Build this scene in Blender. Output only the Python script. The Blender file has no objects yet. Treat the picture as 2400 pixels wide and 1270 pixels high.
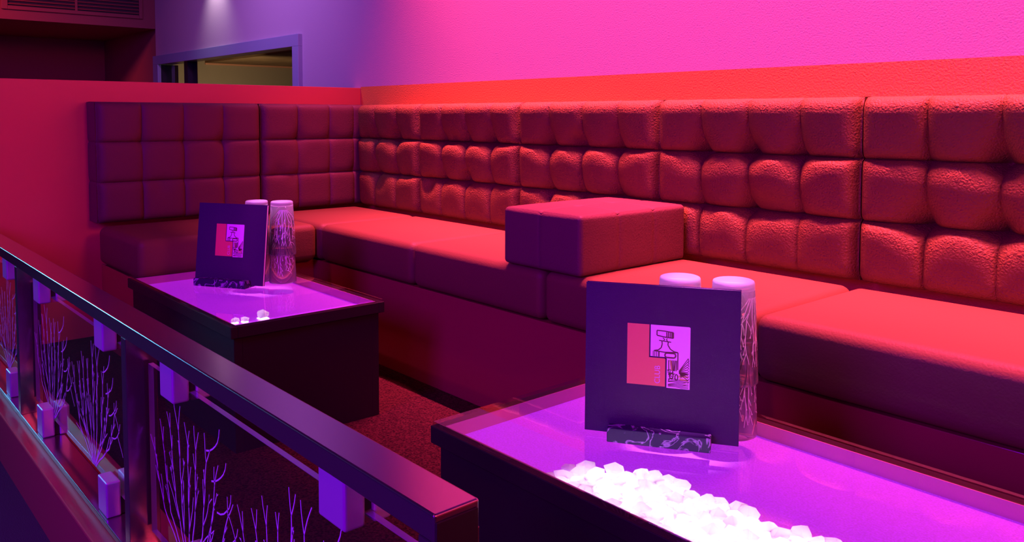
import bpy, bmesh, math, random
from mathutils import Vector, Matrix

# ------------------------------------------------------------------ camera, world, lights, exposure
SC = bpy.context.scene
COL = SC.collection
SC.view_settings.view_transform = 'Standard'
SC.view_settings.look = 'None'
SC.view_settings.gamma = 1.0
SC.view_settings.exposure = 0.0
try: SC.view_settings.use_curve_mapping = False
except Exception: pass
SC.cycles.use_denoising = True
SC.cycles.max_bounces = 14
SC.cycles.transparent_max_bounces = 24
SC.cycles.transmission_bounces = 12
SC.cycles.sample_clamp_indirect = 4.0
SC.cycles.caustics_reflective = False
SC.cycles.caustics_refractive = False

cam_d = bpy.data.cameras.new('camera')
cam = bpy.data.objects.new('camera', cam_d)
COL.objects.link(cam)
YAW, PITCH, ROLL = 2.42179864, 0.0572323969, 0.00213418164
fw = Vector((math.cos(YAW) * math.cos(PITCH), math.sin(YAW) * math.cos(PITCH), -math.sin(PITCH)))
r0 = Vector((math.sin(YAW), -math.cos(YAW), 0.0))
u0 = r0.cross(fw)
rr = r0 * math.cos(ROLL) + u0 * math.sin(ROLL)
uu = u0 * math.cos(ROLL) - r0 * math.sin(ROLL)
M = Matrix((rr, uu, -fw)).transposed().to_4x4()
M.translation = Vector((2.80726336, -1.68039764, 0.782308853))
cam.matrix_world = M
cam_d.sensor_width = 36.0
cam_d.lens = 36.0 * 1938.86541 / 2400.0
cam_d.shift_y = -(635.0 - 382.540228) / 2400.0
cam_d.clip_start = 0.02
SC.camera = cam

w = bpy.data.worlds.new('night')
SC.world = w
w.use_nodes = True
w.node_tree.nodes['Background'].inputs[0].default_value = (0.25, 0.05, 0.8, 1)
w.node_tree.nodes['Background'].inputs[1].default_value = 0.004

def area(name, loc, target, size, power, color, spread=180.0, size_y=None):
    d = bpy.data.lights.new(name, 'AREA')
    d.energy = power; d.color = color
    d.shape = 'RECTANGLE'; d.size = size; d.size_y = size_y or size
    d.spread = math.radians(spread)
    o = bpy.data.objects.new(name, d); COL.objects.link(o)
    o.location = loc
    o.rotation_euler = (Vector(target) - Vector(loc)).to_track_quat('-Z', 'Y').to_euler()
    return o

def spot(name, loc, target, power, color, angle, blend=0.5, radius=0.03):
    d = bpy.data.lights.new(name, 'SPOT')
    d.energy = power; d.color = color; d.spot_size = math.radians(angle); d.spot_blend = blend
    d.shadow_soft_size = radius
    o = bpy.data.objects.new(name, d); COL.objects.link(o)
    o.location = loc
    o.rotation_euler = (Vector(target) - Vector(loc)).to_track_quat('-Z', 'Y').to_euler()
    return o

MAG = (1.0, 0.07, 0.29)
VIO = (0.20, 0.0, 1.0)
# magenta wall washer batten under the ceiling, along the long wall
o = area('wall_washer', (2.30, -0.165, 2.25), (2.30, -0.14, 0.0), 3.9, 84.0, MAG, spread=44, size_y=0.02)
o.rotation_euler = (0, 0, 0)
# magenta stage light further down the room, shining back towards the partition
area('room_wash', (4.6, -0.75, 1.75), (0.0, -0.7, 0.6), 0.5, 10.0, (1.0, 0.075, 0.15), spread=120)
# violet room light on the camera side
area('violet_wash', (2.0, -3.3, 1.7), (1.3, -0.6, 0.3), 1.0, 46.0, VIO, spread=140)
area('violet_near', (2.75, -2.55, 0.75), (2.2, -1.2, 0.4), 0.5, 6.0, (0.42, 0.0, 1.0), spread=140)
area('aisle_red_fill', (1.3, -1.9, 2.3), (1.1, -1.32, 0.1), 0.3, 1.6, (1.0, 0.04, 0.35), spread=70)  # red fill light added above the aisle to brighten the kerb top
# lilac light on the far part of the wall, with one small spot right against it
area('lilac_wash', (-0.35, -0.85, 2.1), (-0.95, 0.0, 0.95), 0.35, 9.0, (0.40, 0.16, 1.0), spread=110)
spot('lilac_spot', (-1.40, -0.10, 1.56), (-1.40, -0.005, 1.36), 5.5, (0.75, 0.6, 1.0), 90, 1.0, 0.01)
# cyan neon somewhere down the aisle
area('cyan_neon', (-3.25, -2.60, 1.45), (1.2, -1.5, 0.3), 0.8, 6.5, (0.08, 0.55, 1.0), spread=50, size_y=1.2)
# narrow spots added over the two tables to brighten the tumbler tops
spot('tumbler_fill_spot', (2.30, -0.60, 2.3), (2.15, -0.755, 0.56), 900.0, (1.0, 0.26, 0.95), 4.6, 0.5, 0.02)
spot('tumbler_fill_spot', (1.00, -0.60, 2.3), (0.825, -0.76, 0.56), 620.0, (1.0, 0.24, 1.0), 4.6, 0.5, 0.02)
# magenta fill spots added behind the camera to brighten menus and tumblers
spot('menu_fill_spot', (3.3, -2.9, 2.0), (2.155, -0.81, 0.46), 50.0, (1.0, 0.04, 0.5), 6.0, 0.6, 0.05)
spot('menu_fill_spot', (3.3, -2.9, 2.0), (0.835, -0.81, 0.46), 85.0, (1.0, 0.04, 0.5), 4.8, 0.6, 0.05)
# red light over the far left part of the room, on the bulkhead
area('far_red_wash', (-0.9, -2.2, 2.0), (-2.6, -1.35, 1.25), 0.3, 10.0, (1.0, 0.07, 0.14), spread=58)
# dim warm lamp of the adjoining room
area('next_room_lamp', (-2.15, 0.40, 0.72), (-3.05, 0.62, 1.0), 0.2, 3.2, (1.0, 0.72, 0.46), spread=165)

# ------------------------------------------------------------------ helpers
def nt(m):
    m.use_nodes = True
    t = m.node_tree
    return t, t.nodes['Principled BSDF']

def mat(name, col, rough=0.5, metal=0.0, spec=0.5, bump=None, coat=0.0, vary=None):
    m = bpy.data.materials.new(name)
    t, b = nt(m)
    b.inputs['Base Color'].default_value = (*col, 1)
    b.inputs['Roughness'].default_value = rough
    b.inputs['Metallic'].default_value = metal
    b.inputs['Specular IOR Level'].default_value = spec
    b.inputs['Coat Weight'].default_value = coat
    tc = t.nodes.new('ShaderNodeTexCoord')
    if bump:
        sc_, st_ = bump[0], bump[1]
        n = t.nodes.new('ShaderNodeTexNoise'); n.inputs['Scale'].default_value = sc_
        n.inputs['Detail'].default_value = bump[2] if len(bump) > 2 else 4
        t.links.new(tc.outputs['Object'], n.inputs['Vector'])
        bp = t.nodes.new('ShaderNodeBump'); bp.inputs['Strength'].default_value = st_
        bp.inputs['Distance'].default_value = 0.002
        t.links.new(n.outputs['Fac'], bp.inputs['Height'])
        t.links.new(bp.outputs['Normal'], b.inputs['Normal'])
    if vary:
        sc_, c2 = vary
        n = t.nodes.new('ShaderNodeTexNoise'); n.inputs['Scale'].default_value = sc_
        n.inputs['Detail'].default_value = 6
        t.links.new(tc.outputs['Object'], n.inputs['Vector'])
        r = t.nodes.new('ShaderNodeValToRGB')
        r.color_ramp.elements[0].position = 0.35; r.color_ramp.elements[0].color = (*col, 1)
        r.color_ramp.elements[1].position = 0.68; r.color_ramp.elements[1].color = (*c2, 1)
        t.links.new(n.outputs['Fac'], r.inputs['Fac'])
        t.links.new(r.outputs['Color'], b.inputs['Base Color'])
    return m

def leather(name, col, wrinkle):
    m = bpy.data.materials.new(name)
    t, b = nt(m)
    b.inputs['Base Color'].default_value = (*col, 1)
    b.inputs['Roughness'].default_value = 0.55
    b.inputs['Specular IOR Level'].default_value = 0.22
    tc = t.nodes.new('ShaderNodeTexCoord')
    v = t.nodes.new('ShaderNodeTexVoronoi'); v.feature = 'DISTANCE_TO_EDGE'; v.inputs['Scale'].default_value = 160
    n = t.nodes.new('ShaderNodeTexNoise'); n.inputs['Scale'].default_value = 120; n.inputs['Detail'].default_value = 6
    n.inputs['Distortion'].default_value = 1.2
    ma = t.nodes.new('ShaderNodeMath'); ma.operation = 'MULTIPLY_ADD'
    ma.inputs[1].default_value = 0.9
    t.links.new(tc.outputs['Object'], v.inputs['Vector'])
    t.links.new(tc.outputs['Object'], n.inputs['Vector'])
    t.links.new(v.outputs['Distance'], ma.inputs[0])
    t.links.new(n.outputs['Fac'], ma.inputs[2])
    bp = t.nodes.new('ShaderNodeBump'); bp.inputs['Strength'].default_value = wrinkle
    bp.inputs['Distance'].default_value = 0.006
    t.links.new(ma.outputs[0], bp.inputs['Height'])
    t.links.new(bp.outputs['Normal'], b.inputs['Normal'])
    return m

def thin_glass(name, tint=(1, 1, 1), rough=0.0, ior=1.5):
    """clear sheet: what passes through goes straight on, the rest is a Fresnel mirror"""
    m = bpy.data.materials.new(name)
    m.use_nodes = True
    t = m.node_tree
    t.nodes.remove(t.nodes['Principled BSDF'])
    out = t.nodes['Material Output']
    tr = t.nodes.new('ShaderNodeBsdfTransparent'); tr.inputs[0].default_value = (*tint, 1)
    gl = t.nodes.new('ShaderNodeBsdfGlossy'); gl.inputs['Roughness'].default_value = rough
    fr = t.nodes.new('ShaderNodeFresnel'); fr.inputs['IOR'].default_value = ior
    mx = t.nodes.new('ShaderNodeMixShader')
    ge = t.nodes.new('ShaderNodeNewGeometry')
    front = t.nodes.new('ShaderNodeMath'); front.operation = 'SUBTRACT'; front.inputs[0].default_value = 1.0
    mu = t.nodes.new('ShaderNodeMath'); mu.operation = 'MULTIPLY'
    t.links.new(ge.outputs['Backfacing'], front.inputs[1])
    t.links.new(fr.outputs[0], mu.inputs[0]); t.links.new(front.outputs[0], mu.inputs[1])
    t.links.new(mu.outputs[0], mx.inputs[0]); t.links.new(tr.outputs[0], mx.inputs[1]); t.links.new(gl.outputs[0], mx.inputs[2])
    t.links.new(mx.outputs[0], out.inputs['Surface'])
    return m

def real_glass(name, haze=0.0):
    m = bpy.data.materials.new(name)
    t, b = nt(m)
    b.inputs['Base Color'].default_value = (1, 1, 1, 1)
    b.inputs['Roughness'].default_value = 0.01
    b.inputs['Transmission Weight'].default_value = 1.0
    b.inputs['IOR'].default_value = 1.46
    if haze:
        d = t.nodes.new('ShaderNodeBsdfDiffuse'); d.inputs[0].default_value = (.9, .9, .9, 1)
        l = t.nodes.new('ShaderNodeBsdfTranslucent'); l.inputs[0].default_value = (.9, .9, .9, 1)
        x = t.nodes.new('ShaderNodeMixShader'); x.inputs[0].default_value = .5
        y = t.nodes.new('ShaderNodeMixShader'); y.inputs[0].default_value = haze
        t.links.new(d.outputs[0], x.inputs[1]); t.links.new(l.outputs[0], x.inputs[2])
        t.links.new(b.outputs[0], y.inputs[1]); t.links.new(x.outputs[0], y.inputs[2])
        t.links.new(y.outputs[0], t.nodes['Material Output'].inputs['Surface'])
    return m

def glow_panel(name, col, strength):
    """back-lit frosted acrylic"""
    m = bpy.data.materials.new(name)
    t, b = nt(m)
    tc = t.nodes.new('ShaderNodeTexCoord')
    n = t.nodes.new('ShaderNodeTexNoise'); n.inputs['Scale'].default_value = 420; n.inputs['Detail'].default_value = 2
    t.links.new(tc.outputs['Object'], n.inputs['Vector'])
    mr = t.nodes.new('ShaderNodeMapRange')
    mr.inputs[1].default_value = 0.3; mr.inputs[2].default_value = 0.7
    mr.inputs[3].default_value = 0.8 * strength; mr.inputs[4].default_value = 1.2 * strength
    t.links.new(n.outputs['Fac'], mr.inputs[0])
    b.inputs['Base Color'].default_value = (0.30, 0.16, 0.36, 1)
    b.inputs['Roughness'].default_value = 0.45
    b.inputs['Emission Color'].default_value = (*col, 1)
    t.links.new(mr.outputs[0], b.inputs['Emission Strength'])
    return m

def emit(name, col, strength):
    m = bpy.data.materials.new(name)
    t, b = nt(m)
    b.inputs['Base Color'].default_value = (0.8, 0.8, 0.8, 1)
    b.inputs['Emission Color'].default_value = (*col, 1)
    b.inputs['Emission Strength'].default_value = strength
    return m

def link(name, me, m, parent=None, smooth=False):
    o = bpy.data.objects.new(name, me)
    COL.objects.link(o)
    if m is not None:
        if not isinstance(m, (list, tuple)): m = [m]
        for k in m: me.materials.append(k)
    if parent is not None: o.parent = parent
    if smooth:
        for p in me.polygons: p.use_smooth = True
    return o

def mesh(name, verts, faces, m=None, parent=None, smooth=False):
    me = bpy.data.meshes.new(name)
    me.from_pydata([tuple(v) for v in verts], [], faces)
    me.update()
    return link(name, me, m, parent, smooth)

def bm_obj(name, bm, m, parent=None, smooth=False):
    me = bpy.data.meshes.new(name)
    bm.normal_update()
    bm.to_mesh(me); bm.free()
    return link(name, me, m, parent, smooth)

def add_box(bm, x0, x1, y0, y1, z0, z1, bev=0.0, seg=2, only=None):
    g = bmesh.ops.create_cube(bm, size=1.0)
    vs = g['verts']
    for v in vs:
        v.co = Vector((x0 + (v.co.x + .5) * (x1 - x0), y0 + (v.co.y + .5) * (y1 - y0), z0 + (v.co.z + .5) * (z1 - z0)))
    if bev > 0:
        es = list({e for v in vs for e in v.link_edges})
        bmesh.ops.bevel(bm, geom=es, offset=bev, segments=seg, profile=0.5, affect='EDGES')

def box(name, x0, x1, y0, y1, z0, z1, m, parent=None, bev=0.0, seg=2):
    bm = bmesh.new()
    add_box(bm, x0, x1, y0, y1, z0, z1, bev, seg)
    return bm_obj(name, bm, m, parent)

def rbox(name, x0, x1, y0, y1, z0, z1, r, m, parent=None, step=0.03, puff=0.0, rt=None):
    """soft upholstered block: a box grid with every edge rounded and the faces slightly swollen"""
    def ticks(a, b):
        n = max(3, int((b - a) / step))
        edge = [a, a + r * .15, a + r * .4, a + r * .75]
        mid = [a + r + (b - a - 2 * r) * i / n for i in range(n + 1)]
        return edge + mid + [b - r * .75, b - r * .4, b - r * .15, b]
    T = (ticks(x0, x1), ticks(y0, y1), ticks(z0, z1))
    lo = Vector((x0, y0, z0)); hi = Vector((x1, y1, z1))
    verts, faces, idx = [], [], {}
    def vid(p):
        k = (round(p[0], 5), round(p[1], 5), round(p[2], 5))
        if k not in idx:
            c = Vector((min(max(p[0], x0 + r), x1 - r), min(max(p[1], y0 + r), y1 - r), min(max(p[2], z0 + r), z1 - r)))
            d = Vector(p) - c
            q = c + d.normalized() * r if d.length > 1e-9 else Vector(p)
            if puff:
                u = [2 * (p[i] - lo[i]) / (hi[i] - lo[i]) - 1 for i in range(3)]
                f = [max(0.0, 1 - t_ ** 4) for t_ in u]
                q.z += (puff if u[2] > 0 else 0) * f[0] * f[1] * max(0, u[2])
                q.y += puff * .5 * u[1] * f[0] * f[2]
                q.x += puff * .5 * u[0] * f[1] * f[2]
            idx[k] = len(verts); verts.append(q)
        return idx[k]
    for ax in range(3):
        a, b_ = (ax + 1) % 3, (ax + 2) % 3
        for side in (0, 1):
            val = T[ax][-1] if side else T[ax][0]
            for i in range(len(T[a]) - 1):
                for j in range(len(T[b_]) - 1):
                    q = []
                    for di, dj in ((0, 0), (1, 0), (1, 1), (0, 1)):
                        p = [0, 0, 0]; p[ax] = val; p[a] = T[a][i + di]; p[b_] = T[b_][j + dj]
                        q.append(vid(p))
                    faces.append(q if side else q[::-1])
    return mesh(name, verts, faces, m, parent, smooth=True)

def empty(name, loc=(0, 0, 0), rot=(0, 0, 0)):
    o = bpy.data.objects.new(name, None)
    COL.objects.link(o)
    o.location = loc; o.rotation_euler = rot
    o.empty_display_size = 0.05
    return o

def tag(o, label, cat, group=None):
    o['label'] = label; o['category'] = cat
    if group: o['group'] = group
    return o

def struct(o):
    o['kind'] = 'structure'
    return o

def lathe(name, prof, m, parent=None, n=40, smooth=True):
    verts, faces = [], []
    for (r, z) in prof:
        for k in range(n):
            a = 2 * math.pi * k / n
            verts.append((r * math.cos(a), r * math.sin(a), z))
    for i in range(len(prof) - 1):
        for k in range(n):
            k2 = (k + 1) % n
            faces.append((i * n + k, i * n + k2, (i + 1) * n + k2, (i + 1) * n + k))
    o = mesh(name, verts, faces, m, parent, smooth)
    return o

# ------------------------------------------------------------------ materials
M_white = mat('white_wall_paint', (0.64, 0.54, 0.42), 0.6, bump=(260, 0.25, 2))
M_band = mat('orange_wall_paint', (0.86, 0.42, 0.045), 0.5, bump=(230, 0.55, 2))
M_lacquer = mat('orange_lacquered_panel', (0.88, 0.24, 0.09), 0.22, spec=0.5, bump=(30, 0.02))
M_riser = mat('glossy_brown_red_panel', (0.34, 0.05, 0.045), 0.12, spec=0.5)
M_black = mat('black_wood_veneer', (0.026, 0.010, 0.014), 0.5, spec=0.2, bump=(90, 0.05))
M_plinth = mat('dark_skirting', (0.05, 0.03, 0.06), 0.4)
M_darkwall = mat('dark_brown_wall', (0.36, 0.14, 0.09), 0.7, bump=(80, 0.2))
M_soffit = mat('dark_red_soffit', (0.22, 0.06, 0.05), 0.6)
M_ceiling = mat('black_ceiling_paint', (0.03, 0.02, 0.03), 0.8)
M_carpet = mat('dark_red_carpet', (0.014, 0.003, 0.004), 0.9, spec=0.1, bump=(700, 1.0), vary=(240, (0.09, 0.024, 0.02)))
M_aisle = mat('dark_aisle_carpet', (0.05, 0.03, 0.06), 0.9, spec=0.1, bump=(600, 0.8))
M_kerb = mat('dark_red_kerb', (0.30, 0.04, 0.05), 0.35)
M_leather = leather('tan_red_leather', (0.225, 0.145, 0.026), 0.5)
M_leather_smooth = leather('tan_red_leather_smooth', (0.155, 0.075, 0.052), 0.14)
M_seat = leather('seat_leather', (0.18, 0.11, 0.034), 0.10)
M_rail = mat('dark_metal_rail', (0.46, 0.30, 0.38), 0.20, metal=0.95, bump=(160, 0.02))
M_steel = mat('brushed_steel', (0.60, 0.56, 0.64), 0.38, metal=0.45, bump=(300, 0.05))
M_rubber = mat('black_rubber', (0.01, 0.01, 0.01), 0.6)
M_pane = thin_glass('railing_glass', (0.93, 0.95, 0.94), 0.01, 1.52)
M_paneedge = mat('glass_cut_edge', (0.22, 0.20, 0.24), 0.15, spec=0.8)
M_top = thin_glass('table_glass', (0.97, 0.97, 0.98), 0.015, 1.9)
M_win = thin_glass('window_glass', (0.9, 0.92, 0.9), 0.0, 1.5)
M_tumbler = real_glass('tumbler_glass', 0.12)
M_tbase = real_glass('thick_tumbler_base', 0.42)
M_etch = mat('frosted_etching', (0.75, 0.72, 0.78), 0.6)
M_cover = mat('dark_linen_cover', (0.046, 0.003, 0.062), 0.5, spec=0.3, bump=(900, 0.35))
M_paper = mat('white_paper', (0.85, 0.66, 0.85), 0.6)
M_orange = mat('orange_print', (0.80, 0.16, 0.12), 0.5)
M_ink = mat('brown_ink', (0.16, 0.03, 0.04), 0.5)
M_pinkpaper = mat('pink_picture_print', (0.92, 0.34, 0.88), 0.5)
M_peach = mat('peach_ink', (0.75, 0.35, 0.2), 0.5)
M_frame = mat('grey_metal_frame', (0.42, 0.55, 0.50), 0.35, metal=0.2)
M_tan = mat('tan_wall', (0.40, 0.33, 0.21), 0.8, bump=(60, 0.1))
M_brown = mat('stained_brown_ceiling', (0.20, 0.12, 0.05), 0.8, vary=(6, (0.32, 0.2, 0.09)))
def milky(name, col, through):
    m = bpy.data.materials.new(name); m.use_nodes = True
    t = m.node_tree; t.nodes.remove(t.nodes['Principled BSDF'])
    d = t.nodes.new('ShaderNodeBsdfDiffuse'); d.inputs[0].default_value = (*col, 1)
    l = t.nodes.new('ShaderNodeBsdfTranslucent'); l.inputs[0].default_value = (*col, 1)
    x = t.nodes.new('ShaderNodeMixShader'); x.inputs[0].default_value = through
    t.links.new(d.outputs[0], x.inputs[1]); t.links.new(l.outputs[0], x.inputs[2])
    g = t.nodes.new('ShaderNodeBsdfGlossy'); g.inputs['Roughness'].default_value = .15
    y = t.nodes.new('ShaderNodeMixShader'); y.inputs[0].default_value = .05
    t.links.new(x.outputs[0], y.inputs[1]); t.links.new(g.outputs[0], y.inputs[2])
    t.links.new(y.outputs[0], t.nodes['Material Output'].inputs['Surface'])
    return m
M_crystal = milky('white_crystal', (0.96, 0.97, 0.95), 0.62)
M_liner = mat('pale_liner', (0.75, 0.32, 0.42), 0.4)
M_led = emit('white_led', (1.0, 0.64, 1.0), 6.0)
M_led2 = emit('small_white_led', (1.0, 0.8, 0.95), 5.0)

def marble(name):
    m = bpy.data.materials.new(name)
    t, b = nt(m)
    tc = t.nodes.new('ShaderNodeTexCoord')
    n = t.nodes.new('ShaderNodeTexNoise'); n.inputs['Scale'].default_value = 30; n.inputs['Detail'].default_value = 8
    n.inputs['Distortion'].default_value = 1.5
    t.links.new(tc.outputs['Object'], n.inputs['Vector'])
    s = t.nodes.new('ShaderNodeMath'); s.operation = 'SUBTRACT'; s.inputs[1].default_value = 0.5
    a = t.nodes.new('ShaderNodeMath'); a.operation = 'ABSOLUTE'
    t.links.new(n.outputs['Fac'], s.inputs[0]); t.links.new(s.outputs[0], a.inputs[0])
    r = t.nodes.new('ShaderNodeValToRGB')
    r.color_ramp.elements[0].position = 0.0; r.color_ramp.elements[0].color = (0.45, 0.26, 0.55, 1)
    r.color_ramp.elements[1].position = 0.035; r.color_ramp.elements[1].color = (0.03, 0.012, 0.06, 1)
    t.links.new(a.outputs[0], r.inputs['Fac']); t.links.new(r.outputs['Color'], b.inputs['Base Color'])
    b.inputs['Roughness'].default_value = 0.3
    b.inputs['Specular IOR Level'].default_value = 0.25
    return m
M_marble = marble('black_veined_marble')

# ------------------------------------------------------------------ room shell
XL, XR, YN, ZC = -3.45, 5.4, -4.4, 2.6
ZF = 0.085
struct(box('floor', XL, XR, -1.24, 0.0, 0.001, ZF, M_carpet))
struct(box('ceiling', XL - .1, XR + .1, YN - .1, 3.2, ZC, ZC + 0.06, M_ceiling))
struct(box('wall_right', XR, XR + .1, YN, 0.1, 0, ZC, M_ceiling))
struct(box('wall_near', XL, XR, YN - .1, YN, 0, ZC, M_ceiling))
struct(box('wall_left', XL - .1, XL, YN, 0.1, 0, ZC, M_darkwall))
# back wall: white paint above an orange band, with the opening of the window
WX0, WX1, WZ0, WZ1, ZB = -2.345, -0.478, 0.45, 1.132, 0.893
XS = -2.347
bm = bmesh.new()
def wallpart(x0, x1, z0, z1, mi):
    n0 = len(bm.faces)
    add_box(bm, x0, x1, 0.0, 0.1, z0, z1)
    bm.faces.ensure_lookup_table()
    for f in bm.faces[n0:]: f.material_index = mi
wallpart(WX1, 0.0, 0, ZC, 0)
wallpart(0.0, XR, ZB, ZC, 0)
wallpart(0.0, XR, 0, ZB, 1)
wallpart(XS, WX1, WZ1, ZC, 0)
wallpart(XS, WX1, 0, WZ0, 0)
struct(bm_obj('wall_back', bm, [M_white, M_band]))
struct(box('wall_far', XL, XS, 0.012, 0.1, 0, ZC, M_darkwall))
# low partition of orange lacquer
struct(box('wall_partition', -0.05, 0.0, -1.345, -0.0005, 0.0, 0.889, M_lacquer, bev=0.0015))

# bulkhead with the air grille
bk = struct(box('trim_1', XL, XS, YN, -0.001, 1.296, ZC - .001, M_soffit))
gr = empty('air_grille', (XS, -0.43, 1.36))
tag(gr, 'dark slatted air grille in the bulkhead at the upper left', 'grille')
GY0, GY1, GZ0, GZ1 = -0.335, 0.337, 0.008, 0.30
box('frame', 0, 0.012, GY0 - .03, GY0, GZ0 - .02, GZ1 + .02, M_soffit, gr, bev=.002)
box('frame', 0, 0.012, GY1, GY1 + .02, GZ0 - .02, GZ1 + .02, M_soffit, gr, bev=.002)
box('frame', 0, 0.012, GY0, GY1, GZ0 - .02, GZ0, M_soffit, gr, bev=.002)
box('frame', 0, 0.012, GY0, GY1, GZ1, GZ1 + .02, M_soffit, gr, bev=.002)
box('divider', 0, 0.010, -0.006, 0.006, GZ0, GZ1, M_soffit, gr)
box('backing', 0.0005, 0.0015, GY0, GY1, GZ0, GZ1, M_rubber, gr)
sl = bmesh.new()
sv = [(0.002, 0, 0.0), (0.011, 0, -0.006), (0.011, 0, -0.004), (0.002, 0, 0.002)]
def slat(y0, y1, z):
    vs = [(x, y0, z + q) for x, _, q in sv] + [(x, y1, z + q) for x, _, q in sv]
    fs = [(0, 1, 2, 3), (7, 6, 5, 4), (0, 4, 5, 1), (1, 5, 6, 2), (2, 6, 7, 3), (3, 7, 4, 0)]
    return vs, fs
for k in range(15):
    z = GZ0 + 0.014 + k * 0.0195
    for a, b in ((GY0, -0.006), (0.006, GY1)):
        vs, fs = slat(a, b, z)
        mesh('slat', vs, fs, M_soffit, gr)

# window in the back wall
wf = struct(empty('window_1', (0, 0, 0)))
FY0, FY1 = -0.02, 0.06
box('top_bar', WX0, WX1, FY0, FY1, WZ1 - .052, WZ1, M_frame, wf, bev=.0015)
box('side_bar', WX1 - .058, WX1, FY0, FY1, WZ0, WZ1 - .052, M_frame, wf, bev=.0015)
box('side_bar', WX0, WX0 + .085, FY0, 0.0, WZ0, WZ1 - .052, M_frame, wf, bev=.0015)
box('jamb', WX0, WX0 + .084, 0.0005, 0.1, WZ0, WZ1 - .052, M_rubber, wf)
box('sill_bar', WX0 + .085, WX1 - .058, FY0, FY1, WZ0, WZ0 + .05, M_frame, wf, bev=.0015)
box('mullion', -1.90, -1.845, 0.005, FY1, WZ0 + .05, WZ1 - .052, M_rubber, wf)
box('pane', WX0 + .085, -1.90, 0.03, 0.036, WZ0 + .05, WZ1 - .052, M_win, wf)
box('pane', -1.845, WX1 - .058, 0.03, 0.036, WZ0 + .05, WZ1 - .052, M_win, wf)
# the room seen through it
NX0, NX1, NY1, NZ = -3.05, 1.0, 2.35, 1.33
struct(box('floor_adjoining', -4.6, NX1, 0.1, 3.2, -0.06, 0.0, M_brown))
struct(box('wall_adjoining_left', NX0 - .1, NX0, 0.1, 3.2, 0, NZ + .6, M_tan))
struct(box('wall_adjoining_far', NX0, NX1, NY1, NY1 + .1, 0, NZ + .6, M_tan))
struct(box('trim_2', NX0, -0.2, 0.563, NY1, 1.152, 1.20, M_brown))
struct(box('trim_4', NX0, NX0 + .012, 0.563, NY1, 1.140, 1.1515, M_peach))

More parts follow.
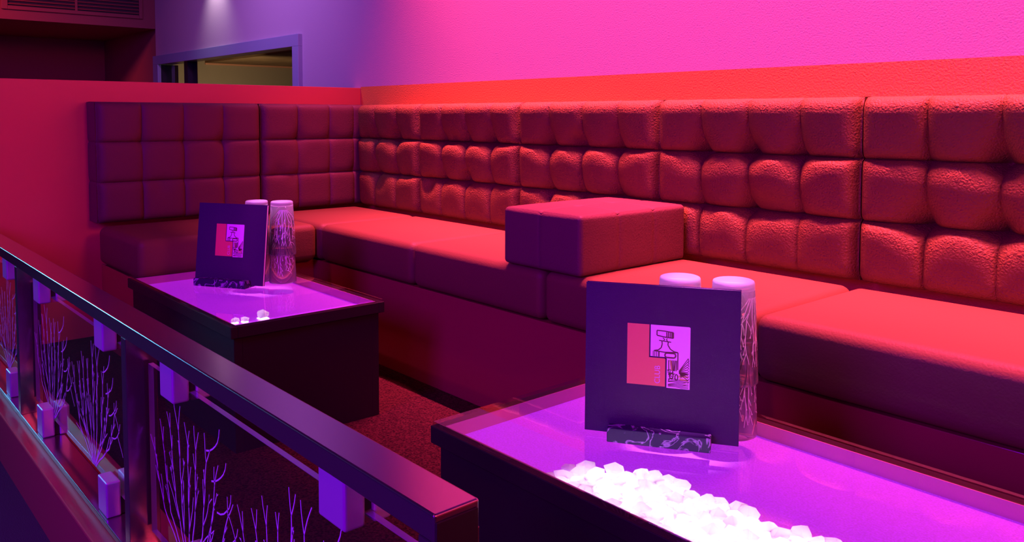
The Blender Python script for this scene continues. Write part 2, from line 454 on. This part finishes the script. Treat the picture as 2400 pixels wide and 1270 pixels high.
# ------------------------------------------------------------------ upholstery
def tufted(root, U, V, D, cols, rows, r, gh, gv, bulge, pinch, sig, mapf, m, seed, n=14, drop=0.35, name='tufted_square', side=.001):
    """a padded panel: cols x rows of square pads, sunk seams, deep pinches where seams cross.
       mapf(u, v, w) gives the place in the world; w is the height above the back"""
    rnd = random.Random(seed)
    cu = [U * i / cols for i in range(cols + 1)] if isinstance(cols, int) else cols
    cv = [V * i / rows for i in range(rows + 1)] if isinstance(rows, int) else rows
    nc, nr = len(cu) - 1, len(cv) - 1
    pins = {}
    for i in range(1, nc):
        for j in range(1, nr):
            pins[(i, j)] = (pinch * rnd.uniform(0.45, 1.6), cu[i] + rnd.uniform(-.004, .004), cv[j] + rnd.uniform(-.003, .003))
    bul = {(i, j): bulge * rnd.uniform(.75, 1.25) for i in range(nc) for j in range(nr)}
    gsc = {(i, j): rnd.uniform(.6, 1.3) for i in range(nc + 1) for j in range(nr)}
    dents = [(rnd.uniform(0.1, .9) * U, cv[rnd.choice((1, 2)) if nr > 2 else 1] + rnd.choice((-.016, .012)), rnd.uniform(.1, .5) * pinch, rnd.uniform(.018, .030)) for _ in range(5)]
    def rd(d):
        return 0.0 if d >= r else r - math.sqrt(max(0.0, r * r - (r - d) ** 2))
    def height(u, v, i, j):
        s = 2 * (u - cu[i]) / (cu[i + 1] - cu[i]) - 1
        t = 2 * (v - cv[j]) / (cv[j + 1] - cv[j]) - 1
        ta = (1 - t) / 2
        h = bul[(i, j)] * (1 - abs(s) ** 4) * (1 - abs(t) ** 7) * (1 + drop * (.5 - ta))
        for k in (i, i + 1):
            if 0 < k < nc:
                h -= gv * gsc[(k, j)] * math.exp(-abs(u - cu[k]) / 0.0042)
        for k in (j, j + 1):
            if 0 < k < nr:
                h -= gh * math.exp(-abs(v - cv[k]) / 0.0042)
        for (a, b), (pd, pu, pv) in pins.items():
            dv_ = v - pv
            # the pit reaches further up than down: the pad above hangs over the button
            q = math.hypot((u - pu) * (1.0 + max(0, dv_) * 4), dv_ * (.72 if dv_ > 0 else 1.5))
            if q < sig * 5: h -= pd * math.exp(-(q / sig) ** 1.15)
        for du, dv, dd, ds in dents:
            q = ((u - du) ** 2 + (v - dv) ** 2) / (ds * ds)
            if q < 9: h -= dd * math.exp(-q)
        e = rd(min(u, U - u)) + rd(min(v, V - v))
        return max(D + h - min(e, r * 1.3), D * .25)
    for i in range(nc):
        for j in range(nr):
            us = [cu[i] + (cu[i + 1] - cu[i]) * 0.5 * (1 - math.cos(math.pi * k / n)) for k in range(n + 1)]
            vs_ = [cv[j] + (cv[j + 1] - cv[j]) * 0.5 * (1 - math.cos(math.pi * k / n)) for k in range(n + 1)]
            P, F = [], []
            for v in vs_:
                for u in us:
                    P.append(mapf(u, v, height(u, v, i, j)))
            W = n + 1
            for b in range(n):
                for a in range(n):
                    F.append((b * W + a, b * W + a + 1, (b + 1) * W + a + 1, (b + 1) * W + a))
            def skirt(ids, uv, du, dv):
                prev = ids
                for f in (.93, .84, .70, .5, .28, .08, 0.0):
                    base = len(P)
                    for (u, v) in uv:
                        g_ = -side * math.sin(math.pi * min(1, f * 1.05))
                        if du:
                            for q in cv[1:-1]: g_ += gv * .8 * math.exp(-abs(v - q) / .005)
                        else:
                            for q in cu[1:-1]: g_ += gv * .8 * math.exp(-abs(u - q) / .005)
                        if f == 0.0: g_ += .001
                        P.append(mapf(u + du * g_, v + dv * g_, f * height(u, v, i, j)))
                    cur = list(range(base, base + len(uv)))
                    for k in range(len(ids) - 1):
                        F.append((prev[k], cur[k], cur[k + 1], prev[k + 1]))
                    prev = cur
            if i == 0: skirt([b * W for b in range(W)][::1], [(us[0], v) for v in vs_], 1, 0)
            if i == nc - 1: skirt([b * W + n for b in range(W)][::-1], [(us[-1], v) for v in vs_][::-1], -1, 0)
            if j == 0: skirt([a for a in range(W)][::-1], [(u, vs_[0]) for u in us][::-1], 0, 1)
            if j == nr - 1: skirt([n * W + a for a in range(W)], [(u, vs_[-1]) for u in us], 0, -1)
            mesh(name, P, F, m, root, smooth=True)

YB, XB, YSF, XSF, ZS, ZU = -0.095, 0.12, -0.458, 0.504, 0.45, 0.333
ZT = 0.822
G = 0.0025
# long wall, cushions from the corner to the right
lb = [0.126, 0.517, 1.018, 1.526, 2.030, 2.540, 3.045]
names_l = ['first tufted back cushion of the long bench, in the corner', 'second tufted back cushion from the corner on the long bench',
           'third tufted back cushion from the corner, behind the loose cushion block', 'fourth tufted back cushion from the corner, right of the loose cushion block',
           'fifth tufted back cushion from the corner, at the right edge of the photo', 'sixth tufted back cushion from the corner, mostly outside the photo']
def rows_of(h): return [0, h * .335, h * .668, h]
for k in range(5):
    x0, x1 = lb[k] + G, lb[k + 1] - G
    root = empty('back_cushion', (x0, 0, ZS))
    tag(root, 'dark red ' + names_l[k], 'cushion', 'back cushions of the long bench')
    U, V = x1 - x0, ZT - ZS - .003
    cols = [0, .114, .249, U] if k == 0 else 4
    tufted(root, U, V, -YB - .004, cols, rows_of(V), .024, .012, .006, .0080, .038, .023,
           lambda u, v, w_: (u, -w_ - .001, v + .003), M_leather, 11 + k, drop=1.0)
# left bench back, two cushions on the partition
for k, (y0, y1, cols, lab) in enumerate(((-0.978, -0.459, 4, 'wide tufted back cushion at the free end of the short bench'),
                                         (-0.457, -0.003, [0, .134, .258, .358, .4515], 'narrower tufted back cushion of the short bench beside the corner'))):
    root = empty('back_cushion', (0, y0, ZS))
    tag(root, 'dark red leather ' + lab, 'cushion', 'back cushions of the short bench')
    y0 += G * .5; y1 -= G * .5
    V = ZT - ZS - .003
    tufted(root, y1 - y0, V, XB - .004, cols, rows_of(V), .020, .006, .0045, .0045, .011, .016,
           lambda u, v, w_: (w_ + .001, u, v + .003), M_leather_smooth, 31 + k, drop=.1)
# seats of the long bench
sb = [0.517, 1.014, 1.513, 2.035, 2.545]
lab_s = ['seat cushion of the long bench next to the corner seat', 'seat cushion of the long bench left of the loose cushion block',
         'seat cushion of the long bench under the loose cushion block', 'seat cushion of the long bench at the right edge of the photo']
def seat(name, x0, x1, y0, y1, lab, grp):
    root = empty('seat_cushion', ((x0 + x1) / 2, (y0 + y1) / 2, ZU))
    tag(root, 'dark red leather ' + lab, 'cushion', grp)
    cx, cy = (x0 + x1) / 2, (y0 + y1) / 2
    rbox('seat_pad', x0 - cx, x1 - cx, y0 - cy, y1 - cy, 0.001, ZS - ZU - .0025, .021, M_seat, root, puff=.002)
for k in range(4):
    seat('s', sb[k] + .0008, sb[k + 1] - .0008, YSF, YB - .002, lab_s[k], 'seat cushions of the long bench')
seat('s', XB + .002, sb[0] - .0008, YSF + .001, YB - .002, 'square seat cushion in the corner where both benches meet', 'seat cushions of the short bench')
seat('s', XB + .002, XSF, -0.985, YSF - .0008, 'seat cushion of the short bench with its end towards the railing', 'seat cushions of the short bench')

# bench bases
YP, XP = -0.452, 0.462
b1 = empty('bench_base', (1.5, -0.2, 0)); tag(b1, 'long glossy red brown bench base below the seats along the back wall', 'bench base')
box('panel', XP + .0005 - 1.5, 2.6 - 1.5, YP + .2, -0.002 + .2, ZF, ZU, M_riser, b1, bev=.001)
b2 = empty('bench_base', (0.2, -0.5, 0)); tag(b2, 'short glossy red brown bench base against the low partition', 'bench base')
box('panel', 0.122 - .2, XP - .2, -0.978 + .5, -0.002 + .5, ZF, ZU, M_riser, b2, bev=.001)

# loose tufted block lying on the seats
lo = rbox('cushion_block', -.1215, .1215, -.176, .176, 0.0, .128, .010, M_leather_smooth, None, step=.0045, puff=.005)
lo.location = (1.5095, -0.286, ZS - .0012)
for v in lo.data.vertices:                      # stitched seams on the same 12 cm grid as the backs, one tuft on top
    x, y, z = v.co
    nx = 1 if x > .119 else -1 if x < -.119 else 0
    ny = 1 if y > .1735 else -1 if y < -.1735 else 0
    nz = 1 if z > .121 else 0
    dx = abs(x); dy = min(abs(y - .0587), abs(y + .0587))
    if nz or ny: g_ = .0030 * math.exp(-dx / .0028)
    else: g_ = 0
    if nz or nx: g_ = max(g_, .0030 * math.exp(-dy / .0028))
    if nz: g_ += .006 * math.exp(-math.hypot(x, y - .0587) / .012) + .004 * math.exp(-math.hypot(x, y + .0587) / .012)
    v.co.x -= nx * g_; v.co.y -= ny * g_; v.co.z -= nz * g_
tag(lo, 'loose dark red leather cushion block lying across the long bench seats', 'cushion block')

# ------------------------------------------------------------------ light tables
TZ, PD = 0.3525, 0.021
def light_table(x0, x1, y0, y1, lab, glow, led=None):
    cx, cy = (x0 + x1) / 2, (y0 + y1) / 2
    t = empty('light_table', (cx, cy, 0)); tag(t, lab, 'table')
    hx, hy = (x1 - x0) / 2, (y1 - y0) / 2
    o = 0.010
    th = .018
    # carcass of four panels
    box('side_panel', -hx + o, hx - o, -hy + o, -hy + o + th, ZF, TZ - .025, M_black, t, bev=.0008)
    box('side_panel', -hx + o, hx - o, hy - o - th, hy - o, ZF, TZ - .025, M_black, t, bev=.0008)
    box('end_panel', -hx + o, -hx + o + th, -hy + o + th, hy - o - th, ZF, TZ - .025, M_black, t)
    box('end_panel', hx - o - th, hx - o, -hy + o + th, hy - o - th, ZF, TZ - .025, M_black, t)
    # rim
    rw = .015
    box('rim', -hx, hx, -hy, -hy + rw, TZ - .025, TZ - .0005, M_black, t, bev=.0012)
    box('rim', -hx, hx, hy - rw, hy, TZ - .025, TZ - .0005, M_black, t, bev=.0012)
    box('rim', -hx, -hx + rw, -hy + rw, hy - rw, TZ - .025, TZ - .0005, M_black, t, bev=.0012)
    box('rim', hx - rw, hx, -hy + rw, hy - rw, TZ - .025, TZ - .0005, M_black, t, bev=.0012)
    ix, iy = hx - rw, hy - rw
    box('glowing_panel', -ix, ix, -iy, iy, TZ - PD - .005, TZ - PD, glow, t)
    g = box('glass_top', -hx + .003, hx - .003, -hy + .003, hy - .003, TZ - .0005, TZ + .0, M_top, t)
    # glass is a thin sheet lying over the rim; its body is drawn as one slab
    for v in g.data.vertices:
        v.co.z = TZ - .0004 if v.co.z < TZ - .0002 else TZ + .0055
    if led == 'front':
        # flat white LED bed under the crystals
        pts = [(2.10 - cx, -.998 - cy), (x1 - .02 - cx, -.998 - cy), (x1 - .02 - cx, -.884 - cy), (2.16 - cx, -.884 - cy), (2.105 - cx, -.935 - cy)]
        n = len(pts); z0, z1 = TZ - PD + .0002, TZ - PD + .0022
        mesh('led_bed', [(x, y, z0) for x, y in pts] + [(x, y, z1) for x, y in pts],
             [tuple(range(n))[::-1], tuple(range(n, 2 * n))] + [(i, (i + 1) % n, n + (i + 1) % n, n + i) for i in range(n)], M_led, t)
    if led == 'end':
        # three glowing pads added under the loose crystals to brighten them
        for lx, ly, q in ((1.078, -.963, .006), (1.082, -.943, .006), (1.078, -.899, .010)):
            box('crystal_glow_pad', lx - q - cx, lx + q - cx, ly - q - cy, ly + q - cy, TZ - PD + .0002, TZ - PD + .0018, M_led, t)
    # pale liner around the glowing panel
    ln = .0015
    box('liner', -ix, ix, iy - ln, iy, TZ - PD + .0002, TZ - .001, M_liner, t)
    box('liner', -ix, ix, -iy, -iy + ln, TZ - PD + .0002, TZ - .001, M_liner, t)
    box('liner', -ix, -ix + ln, -iy + ln, iy - ln, TZ - PD + .0002, TZ - .001, M_liner, t)
    box('liner', ix - ln, ix, -iy + ln, iy - ln, TZ - PD + .0002, TZ - .001, M_liner, t)
    return t
M_glow1 = glow_panel('violet_backlit_acrylic', (0.54, 0.016, 0.92), 0.92)
M_glow2 = glow_panel('pink_violet_backlit_acrylic', (0.48, 0.02, 0.92), 0.84)
light_table(0.511, 1.187, -1.017, -0.652, 'black box table with a violet glowing glass top by the short bench', M_glow1, 'end')
light_table(1.884, 2.560, -1.021, -0.647, 'black box table with a pink violet glowing glass top nearest the camera', M_glow2, 'front')
TT = TZ + .0055

# ------------------------------------------------------------------ crystals inside the tables
def crystal_mesh(seed, s):
    rnd = random.Random(seed)
    bm = bmesh.new()
    bmesh.ops.create_icosphere(bm, subdivisions=1, radius=1.0)
    ax = (s * rnd.uniform(.8, 1.25), s * rnd.uniform(.8, 1.2), s * rnd.uniform(.55, .8))
    for v in bm.verts:
        k = rnd.uniform(.78, 1.15)
        v.co = Vector((v.co.x * ax[0] * k, v.co.y * ax[1] * k, v.co.z * ax[2] * k))
    zmin = min(v.co.z for v in bm.verts)
    for v in bm.verts: v.co.z = max(v.co.z, zmin * .7)
    zmin = min(v.co.z for v in bm.verts)
    for v in bm.verts: v.co.z -= zmin
    me = bpy.data.meshes.new('crystal')
    bm.to_mesh(me); bm.free()
    me.materials.append(M_crystal)
    return me
CM = [crystal_mesh(500 + k, 0.0135) for k in range(7)]
crnd = random.Random(4)
PZ = TZ - PD
def crystal(x, y, sc, lab, grp, mi=None):
    o = bpy.data.objects.new('crystal', CM[crnd.randrange(7) if mi is None else mi])
    COL.objects.link(o)
    o.location = (x, y, PZ + (.0023 if x > 1.5 else .0019)); o.rotation_euler = (0, 0, crnd.uniform(0, 6.28)); o.scale = (sc, sc, sc)
    tag(o, lab, 'crystal', grp)
row = 0
y = -0.993
while y < -0.865:
    x = 2.094 + (row % 2) * .0095
    while x < 2.44:
        lim = -0.936 + .050 * min(1, max(0, (x - 2.10) / .06)) + .009 * math.sin(x * 61)
        if y < lim:
            crystal(x + crnd.uniform(-.003, .003), y + crnd.uniform(-.003, .003), crnd.uniform(.85, 1.05),
                    'glaring white crystal in the heap along the near edge of the larger glowing table', 'white crystals in the near table')
        x += .0195
    y += .0175
    row += 1
for (x, y, s, lab) in ((1.078, -0.963, .75, 'small pinkish crystal at the near corner of the far glowing table'),
                       (1.082, -0.943, .7, 'tiny bright white crystal beside the near corner of the far table'),
                       (1.078, -0.899, 1.25, 'largest crystal, a pitted pinkish white lump under the far table glass')):
    crystal(x, y, s, lab, 'crystals in the far table')

# ------------------------------------------------------------------ branching drawings
def strip(P, F, a, b, wa, wb):
    d = (b - a)
    if d.length < 1e-6: return
    n = Vector((-d.y, d.x)).normalized()
    k = len(P)
    P += [a + n * wa, a - n * wa, b - n * wb, b + n * wb]
    F.append((k, k + 1, k + 2, k + 3))

def tree2d(seed, H, W, w0=0.0016, stems=9, wmin=.00075):
    """flat bare tree: near-vertical shoots fanning out from one foot, forked tips, a few curled side twigs"""
    rnd = random.Random(seed)
    P, F = [], []
    def walk(p, ang, L, wa, wb, bend=0.0, step=.009):
        n = max(2, int(L / step)); pts = [p]
        ph = rnd.uniform(0, 6)
        for k in range(n):
            a = ang + bend * k / n + .10 * math.sin(ph + k * 1.1)
            q = pts[-1] + Vector((math.sin(a), math.cos(a))) * (L / n)
            strip(P, F, pts[-1], q, wa + (wb - wa) * k / n, wa + (wb - wa) * (k + 1) / n)
            pts.append(q)
        return pts, ang + bend
    def fork(p, a, L, wd):
        for sg in (-1, 1):
            q, _ = walk(p, a + sg * rnd.uniform(.16, .38), L * rnd.uniform(.7, 1.15), wd, wmin)
    for i in range(stems):
        f = -1 + 2 * i / (stems - 1)
        tx = f * W + rnd.uniform(-.06, .06) * W
        ty = H * (1.0 - .34 * f * f) * rnd.uniform(.84, 1.0)
        # foot, knee and tip: the shoots leave the foot slanting and then stand up
        knee = Vector((tx * .62, ty * rnd.uniform(.30, .42)))
        a0 = math.atan2(knee.x, knee.y)
        p1, _ = walk(Vector((f * .008, 0)), a0, knee.length, w0, w0 * .85)
        rest = Vector((tx, ty)) - p1[-1]
        a1 = math.atan2(rest.x, rest.y)
        p2, _ = walk(p1[-1], a1 * 1.25, rest.length * .8, w0 * .85, w0 * .6, -a1 * .5)
        fork(p2[-1], a1 * .8, rest.length * .26, w0 * .58)
        # side shoots
        for frac in (.18, .42, .66):
            q = p2[min(len(p2) - 1, int(frac * len(p2)))]
            sg = rnd.choice((-1, 1))
            L = rest.length * rnd.uniform(.22, .40) * (1.2 - frac)
            s_, _ = walk(q, a1 + sg * rnd.uniform(.25, .45), L, w0 * .62, wmin, -sg * .3)
            if rnd.random() < .6: fork(s_[len(s_) * 2 // 3], a1 + sg * .3, L * .28, wmin)
        if rnd.random() < .7:
            q = p1[len(p1) * 2 // 3]
            walk(q, a0 + rnd.choice((-1, 1)) * .3, rest.length * .5, w0 * .7, wmin, 0)
    # curled twigs on the right-hand side
    for k in range(4):
        q = Vector((W * (.50 + .12 * k), H * (.82 - .15 * k)))
        s_, a = walk(q, 1.35, W * .26, w0 * .75, w0 * .6, -.5)
        t_, a = walk(s_[-1], a, W * .22, w0 * .6, wmin, -.9)
        if k > 1: walk(s_[-1], 2.3, W * .30, w0 * .6, wmin, .25)
    return [(v.x, v.y) for v in P], F

# ------------------------------------------------------------------ railing
RY0, RY1, RZ = -1.317, -1.272, 0.4756
KZ = 0.116
struct(box('trim_3', 0.0, 2.9, -1.345, -1.225, 0.0, KZ, M_kerb, bev=.003))
struct(box('floor_aisle', XL, XR, YN, -1.345, 0.0, 0.004, M_aisle))
rl = empty('railing', (0, 0, KZ)); tag(rl, 'black railing with etched glass panes on a low kerb in the foreground', 'railing')
def z_(v): return v - KZ
box('top_rail', 0.0005, 2.303, RY0, RY1, z_(.4525), z_(RZ), M_rail, rl, bev=.0022, seg=4)
box('bottom_rail', 0.0005, 2.303, RY0, RY1, z_(KZ), z_(KZ + .011), M_rail, rl, bev=.0020, seg=4)
box('end_cap', 2.3032, 2.305, RY0 + .001, RY1 - .003, z_(KZ + .002), z_(RZ - .006), M_black, rl, bev=.0005)
for x in (-0.002, 0.7435, 1.508, 2.281):
    box('post', max(x, .0006), x + .022, RY0 + .0002, RY1 - .0002, z_(KZ + .011), z_(.4525), M_rail, rl, bev=.0008)
GP = [(0.030, 0.715), (0.776, 1.480), (1.541, 2.245)]
GZ0_, GZ1_ = .158, .414
trees = [tree2d(21, .232, .135), tree2d(8, .222, .130)]
for gi, (a, b) in enumerate(GP):
    pane = box('glass_pane', a, b, -1.289, -1.281, z_(GZ0_), z_(GZ1_), [M_pane, M_paneedge], rl, bev=.0006)
    for p in pane.data.polygons:
        if abs(p.normal.y) < .5 : p.material_index = 1
    for k, (off, sc) in enumerate(((.158, 1.0), (.462, 1.0))):
        V, F = trees[k]
        verts = [(a + off + x * sc, -1.2898, z_(GZ0_ + .004) + yv * sc) for x, yv in V]
        mesh('etched_tree', verts, F, M_etch, pane)
    for cx in (a + .146, b - .113):
        for top in (True, False):
            c0, c1 = (z_(.402), z_(.452)) if top else (z_(KZ + .011), z_(.186))
            cl = empty('clamp', (cx, -1.285, 0)); cl.parent = rl
            box('front_plate', -.025, .025, -.027, -.0045, c0, c1, M_steel, cl, bev=.003, seg=3)
            box('back_plate', -.025, .025, .0045, .024, c0, c1, M_steel, cl, bev=.003, seg=3)
            if top: box('gasket', -.020, .020, -.0044, .0044, z_(GZ1_ + .0005), c1 - .001, M_rubber, cl)
            else: box('gasket', -.020, .020, -.0044, .0044, c0 + .001, z_(GZ0_ - .0005), M_rubber, cl)

# ------------------------------------------------------------------ menus in marble stands
def flat(name, pts, y, m, parent, depth=.0004):
    n = len(pts)
    V = [(x, y, z) for x, z in pts] + [(x, y - depth, z) for x, z in pts]
    F = [tuple(range(n))[::-1], tuple(range(n, 2 * n))] + [(i, (i + 1) % n, n + (i + 1) % n, n + i) for i in range(n)]
    return mesh(name, V, F, m, parent)

def lines(name, polys, y, m, parent, wd):
    P, F = [], []
    for pl in polys:
        w_ = wd
        if isinstance(pl, tuple): pl, w_ = pl
        for i in range(len(pl) - 1):
            strip(P, F, Vector(pl[i]), Vector(pl[i + 1]), w_, w_)
    return mesh(name, [(v.x, y, v.y) for v in P], F, m, parent)

def arc(cx, cy, rx, ry, a0, a1, n=10):
    return [(cx + rx * math.cos(math.radians(a0 + (a1 - a0) * k / n)), cy + ry * math.sin(math.radians(a0 + (a1 - a0) * k / n))) for k in range(n + 1)]

def menu(loc, ang, lean, lab):
    W, Hh, T = .199, .199, .0042
    mn = empty('menu', loc, (-lean, 0, ang)); tag(mn, lab, 'menu', 'club menus on the tables')
    box('front_cover', -W / 2, W / 2, -T, -T + .0012, 0, Hh, M_cover, mn, bev=.0003)
    box('pages', -W / 2 + .002, W / 2 - .0008, -T + .0014, T - .0014, .001, Hh - .001, M_paper, mn)
    box('back_cover', -W / 2, W / 2, T - .0012, T, 0, Hh, M_cover, mn, bev=.0003)
    S = .0812
    ox, oz = -W / 2 + .28 * W, Hh - .256 * Hh
    def E(x, y): return (ox + x * S, oz - y * S)
    yf = -T
    flat('orange_panel', [E(*p) for p in ((0, 0), (.352, 0), (.352, .53), (.60, .53), (.612, .545), (.612, .985), (0, .985))], yf - .0001, M_orange, mn)
    rp = flat('picture_panel', [E(*p) for p in ((.374, 0), (.985, 0), (1, .015), (1, 1), (.636, 1), (.636, .53), (.618, .508), (.374, .508))], yf - .0001, M_pinkpaper, mn)
    # line drawing of a decanter and a fan, coordinates in the emblem's own square
    def N(pts): return [E(*p) for p in pts]
    D = []
    D.append(N([(.475, .085), (.475, .165), (.59, .185), (.735, .195), (.735, .105), (.60, .09), (.475, .085)]))
    for x in (.63, .66, .69, .715): D.append((N([(x, .105), (x + .004, .188)]), S * .010))
    D.append((N([(.51, .245), (.70, .262)]), S * .008))
    D.append((N([(.57, .20), (.60, .225), (.58, .243)]), S * .007)); D.append((N([(.64, .205), (.625, .228), (.645, .25)]), S * .007))
    D.append(N([(.555, .25), (.56, .30), (.545, .36), (.50, .40), (.43, .415)]))
    D.append(N([(.655, .26), (.65, .31), (.69, .375), (.75, .41), (.81, .42)]))
    D.append(N([(.43, .415), (.60, .43), (.81, .42), (.81, .70)]))
    for x in (.42, .445, .475, .505, .515): D.append((N([(x, .42), (x, .505)]), S * .006))
    D.append((N(arc(.635, .475, .03, .036, 90, 270) + arc(.745, .475, .03, .036, -90, 90) + [(.635, .511)]), S * .012))
    for x, x2 in ((.665, .67), (.72, .735), (.745, .75), (.77, .76), (.79, .785)): D.append((N([(x, .55), (x2, .72)]), S * .008))
    rnd = random.Random(9)
    for k in range(16):
        a = rnd.uniform(.66, .78); b = rnd.uniform(.70, .87)
        D.append((N([(a, b), (a + rnd.uniform(-.05, .05), b + rnd.uniform(-.03, .05))]), S * .007))
    D.append(N(arc(.79, .82, .022, .05, 0, 360, 12))); D.append(N(arc(.71, .80, .03, .045, 0, 360, 12)))
    for k in range(9):
        f = k / 8
        D.append((N([(.83 + .02 * f, .73 + .02 * k / 8), (.86 + .12 * (1 - f) + .0, .80 - .25 * (1 - f) * .2 + .02 * f)]), S * .006))
        D.append((N([(.97, .50 + .05 * k), (.985, .55 + .04 * k)]), S * .006))
        D.append((N([(.83, .715 + .004 * k), (.975, .50 + .045 * k)]), S * .0055))
    for k in range(7):
        z0 = .86 + .02 * k
        D.append((N([(.66, z0 + rnd.uniform(-.01, .02)), (.78, z0 - .012), (.88, z0 + .008), (.98, z0 - rnd.uniform(-.01, .02))]), S * .005))
    lines('decanter_drawing', D, yf - .0007, M_ink, rp, S * .009)
    pk = [N([(.68, .56), (.70, .56), (.715, .70)]), N([(.70, .56), (.73, .72)]), N([(.82, .80), (.97, .80)]), N([(.84, .84), (.97, .86)])]
    lines('warm_tint', [(q, S * .016) for q in pk], yf - .00065, M_peach, rp, S * .01)
    # lettering CLUB reading upwards
    cd = bpy.data.curves.new('lettering', 'FONT')
    cd.body = 'CLUB'; cd.size = S * .125; cd.align_x = 'LEFT'; cd.align_y = 'BOTTOM'; cd.extrude = .0001
    tmp = bpy.data.objects.new('lettering', cd); COL.objects.link(tmp)
    bpy.context.view_layer.update()
    me = bpy.data.meshes.new_from_object(tmp.evaluated_get(bpy.context.evaluated_depsgraph_get()))
    bpy.data.objects.remove(tmp)
    me.materials.clear()
    to = link('lettering', me, M_pinkink)
    to.parent = mn
    ex, ez = E(.555, .945)
    to.location = (ex, yf - .0008, ez)
    to.rotation_euler = Matrix(((0, -1, 0), (0, 0, -1), (1, 0, 0))).to_euler()
    to.scale = (.95, 1.0, 1)
    return mn
M_pinkink = mat('pale_pink_ink', (0.80, 0.35, 0.75), 0.5)

def stand(loc, ang, wd, dep_f, dep_b, hh, lab):
    st = empty('menu_stand', loc, (0, 0, ang)); tag(st, lab, 'stand', 'marble menu stands')
    bm = bmesh.new()
    g = .0075
    prof = [(-dep_f, 0), (dep_b, 0), (dep_b, hh), (g, hh), (g - .001, .0045), (-g + .0015, .0045), (-g, hh), (-dep_f, hh)]
    n = len(prof)
    a = [bm.verts.new((-wd / 2, y, z)) for y, z in prof]
    b = [bm.verts.new((wd / 2, y, z)) for y, z in prof]
    bm.faces.new(a); bm.faces.new(b[::-1])
    for i in range(n):
        bm.faces.new((a[i], b[i], b[(i + 1) % n], a[(i + 1) % n])[::-1])
    bmesh.ops.recalc_face_normals(bm, faces=bm.faces)
    bmesh.ops.bevel(bm, geom=[e for e in bm.edges], offset=.0008, segments=1, affect='EDGES')
    bm_obj('marble_block', bm, M_marble, st)

A2, A1 = math.radians(32.1), math.radians(31.0)
menu((2.137, -0.834, TT + .005), A2, math.radians(1.5), 'square dark blue club menu standing on the near glowing table')
stand((2.137, -0.834, TT), A2, .132, .025, .020, .019, 'black veined marble stand holding the menu on the near table')
menu((0.807, -0.8635, TT + .005), A1, math.radians(7), 'square dark blue club menu leaning back on the far glowing table')
stand((0.7975, -0.8691, TT), A1, .150, .027, .020, .019, 'black veined marble stand holding the menu on the far table')

# ------------------------------------------------------------------ stacked tumblers, upside down
HG = .136
coral = tree2d(55, .100, .036, w0=.0008, stems=8, wmin=.00045)
coral_b = tree2d(91, .100, .036, w0=.0008, stems=8, wmin=.00045)
def r_out(z): return .0344 - (.0344 - .0274) * z / HG
ZB0 = HG - .012
PROF = [(r_out(ZB0) - .0026, ZB0), (r_out(HG * .5) - .0022, HG * .5), (r_out(0) - .0019, .0005), (r_out(0) - .0012, 0), (r_out(0) - .0003, .0006), (r_out(.004), .004), (r_out(HG * .5), HG * .5), (r_out(ZB0), ZB0), (r_out(ZB0) - .0026, ZB0)]
BASE = [(.0001, ZB0 + .0004), (r_out(ZB0) - .004, ZB0 + .0002), (r_out(ZB0), ZB0 + .0002), (r_out(HG - .003), HG - .003), (r_out(HG) - .0008, HG - .001),
        (r_out(HG) - .003, HG), (r_out(HG) - .008, HG - .0012), (.0001, HG - .0018)]
def tumbler(x, y, z, lab, grp, rot, cor):
    t = empty('tumbler', (x, y, z), (0, 0, rot)); tag(t, lab, 'glass', grp)
    lathe('glass_body', PROF, M_tumbler, t, 48)
    lathe('glass_base', BASE, M_tbase, t, 48)
    V, F = cor
    P = []
    for (px, py) in V:
        zz = HG - .020 - py
        rr_ = r_out(zz) + .0003
        a = -math.pi / 2 + px / rr_
        P.append((rr_ * math.cos(a), rr_ * math.sin(a), zz))
    mesh('etched_coral', P, F, M_etch, t)
STK = .071
def stack(x, y, who, table, grp, rot):
    tumbler(x, y, TT, 'lower tumbler of the ' + who, grp, rot, coral)
    tumbler(x, y, TT + STK, 'upper tumbler of the ' + who, grp, rot + .35, coral_b)
stack(0.847, -0.740, 'stack right of the menu on the far table', 1, 'etched tumblers on the far table', .9)
stack(0.793, -0.783, 'stack hidden behind the menu on the far table', 1, 'etched tumblers on the far table', .3)
stack(2.181, -0.738, 'stack at the right edge of the menu on the near table', 2, 'etched tumblers on the near table', 1.3)
stack(2.119, -0.772, 'stack behind the middle of the menu on the near table', 2, 'etched tumblers on the near table', .5)
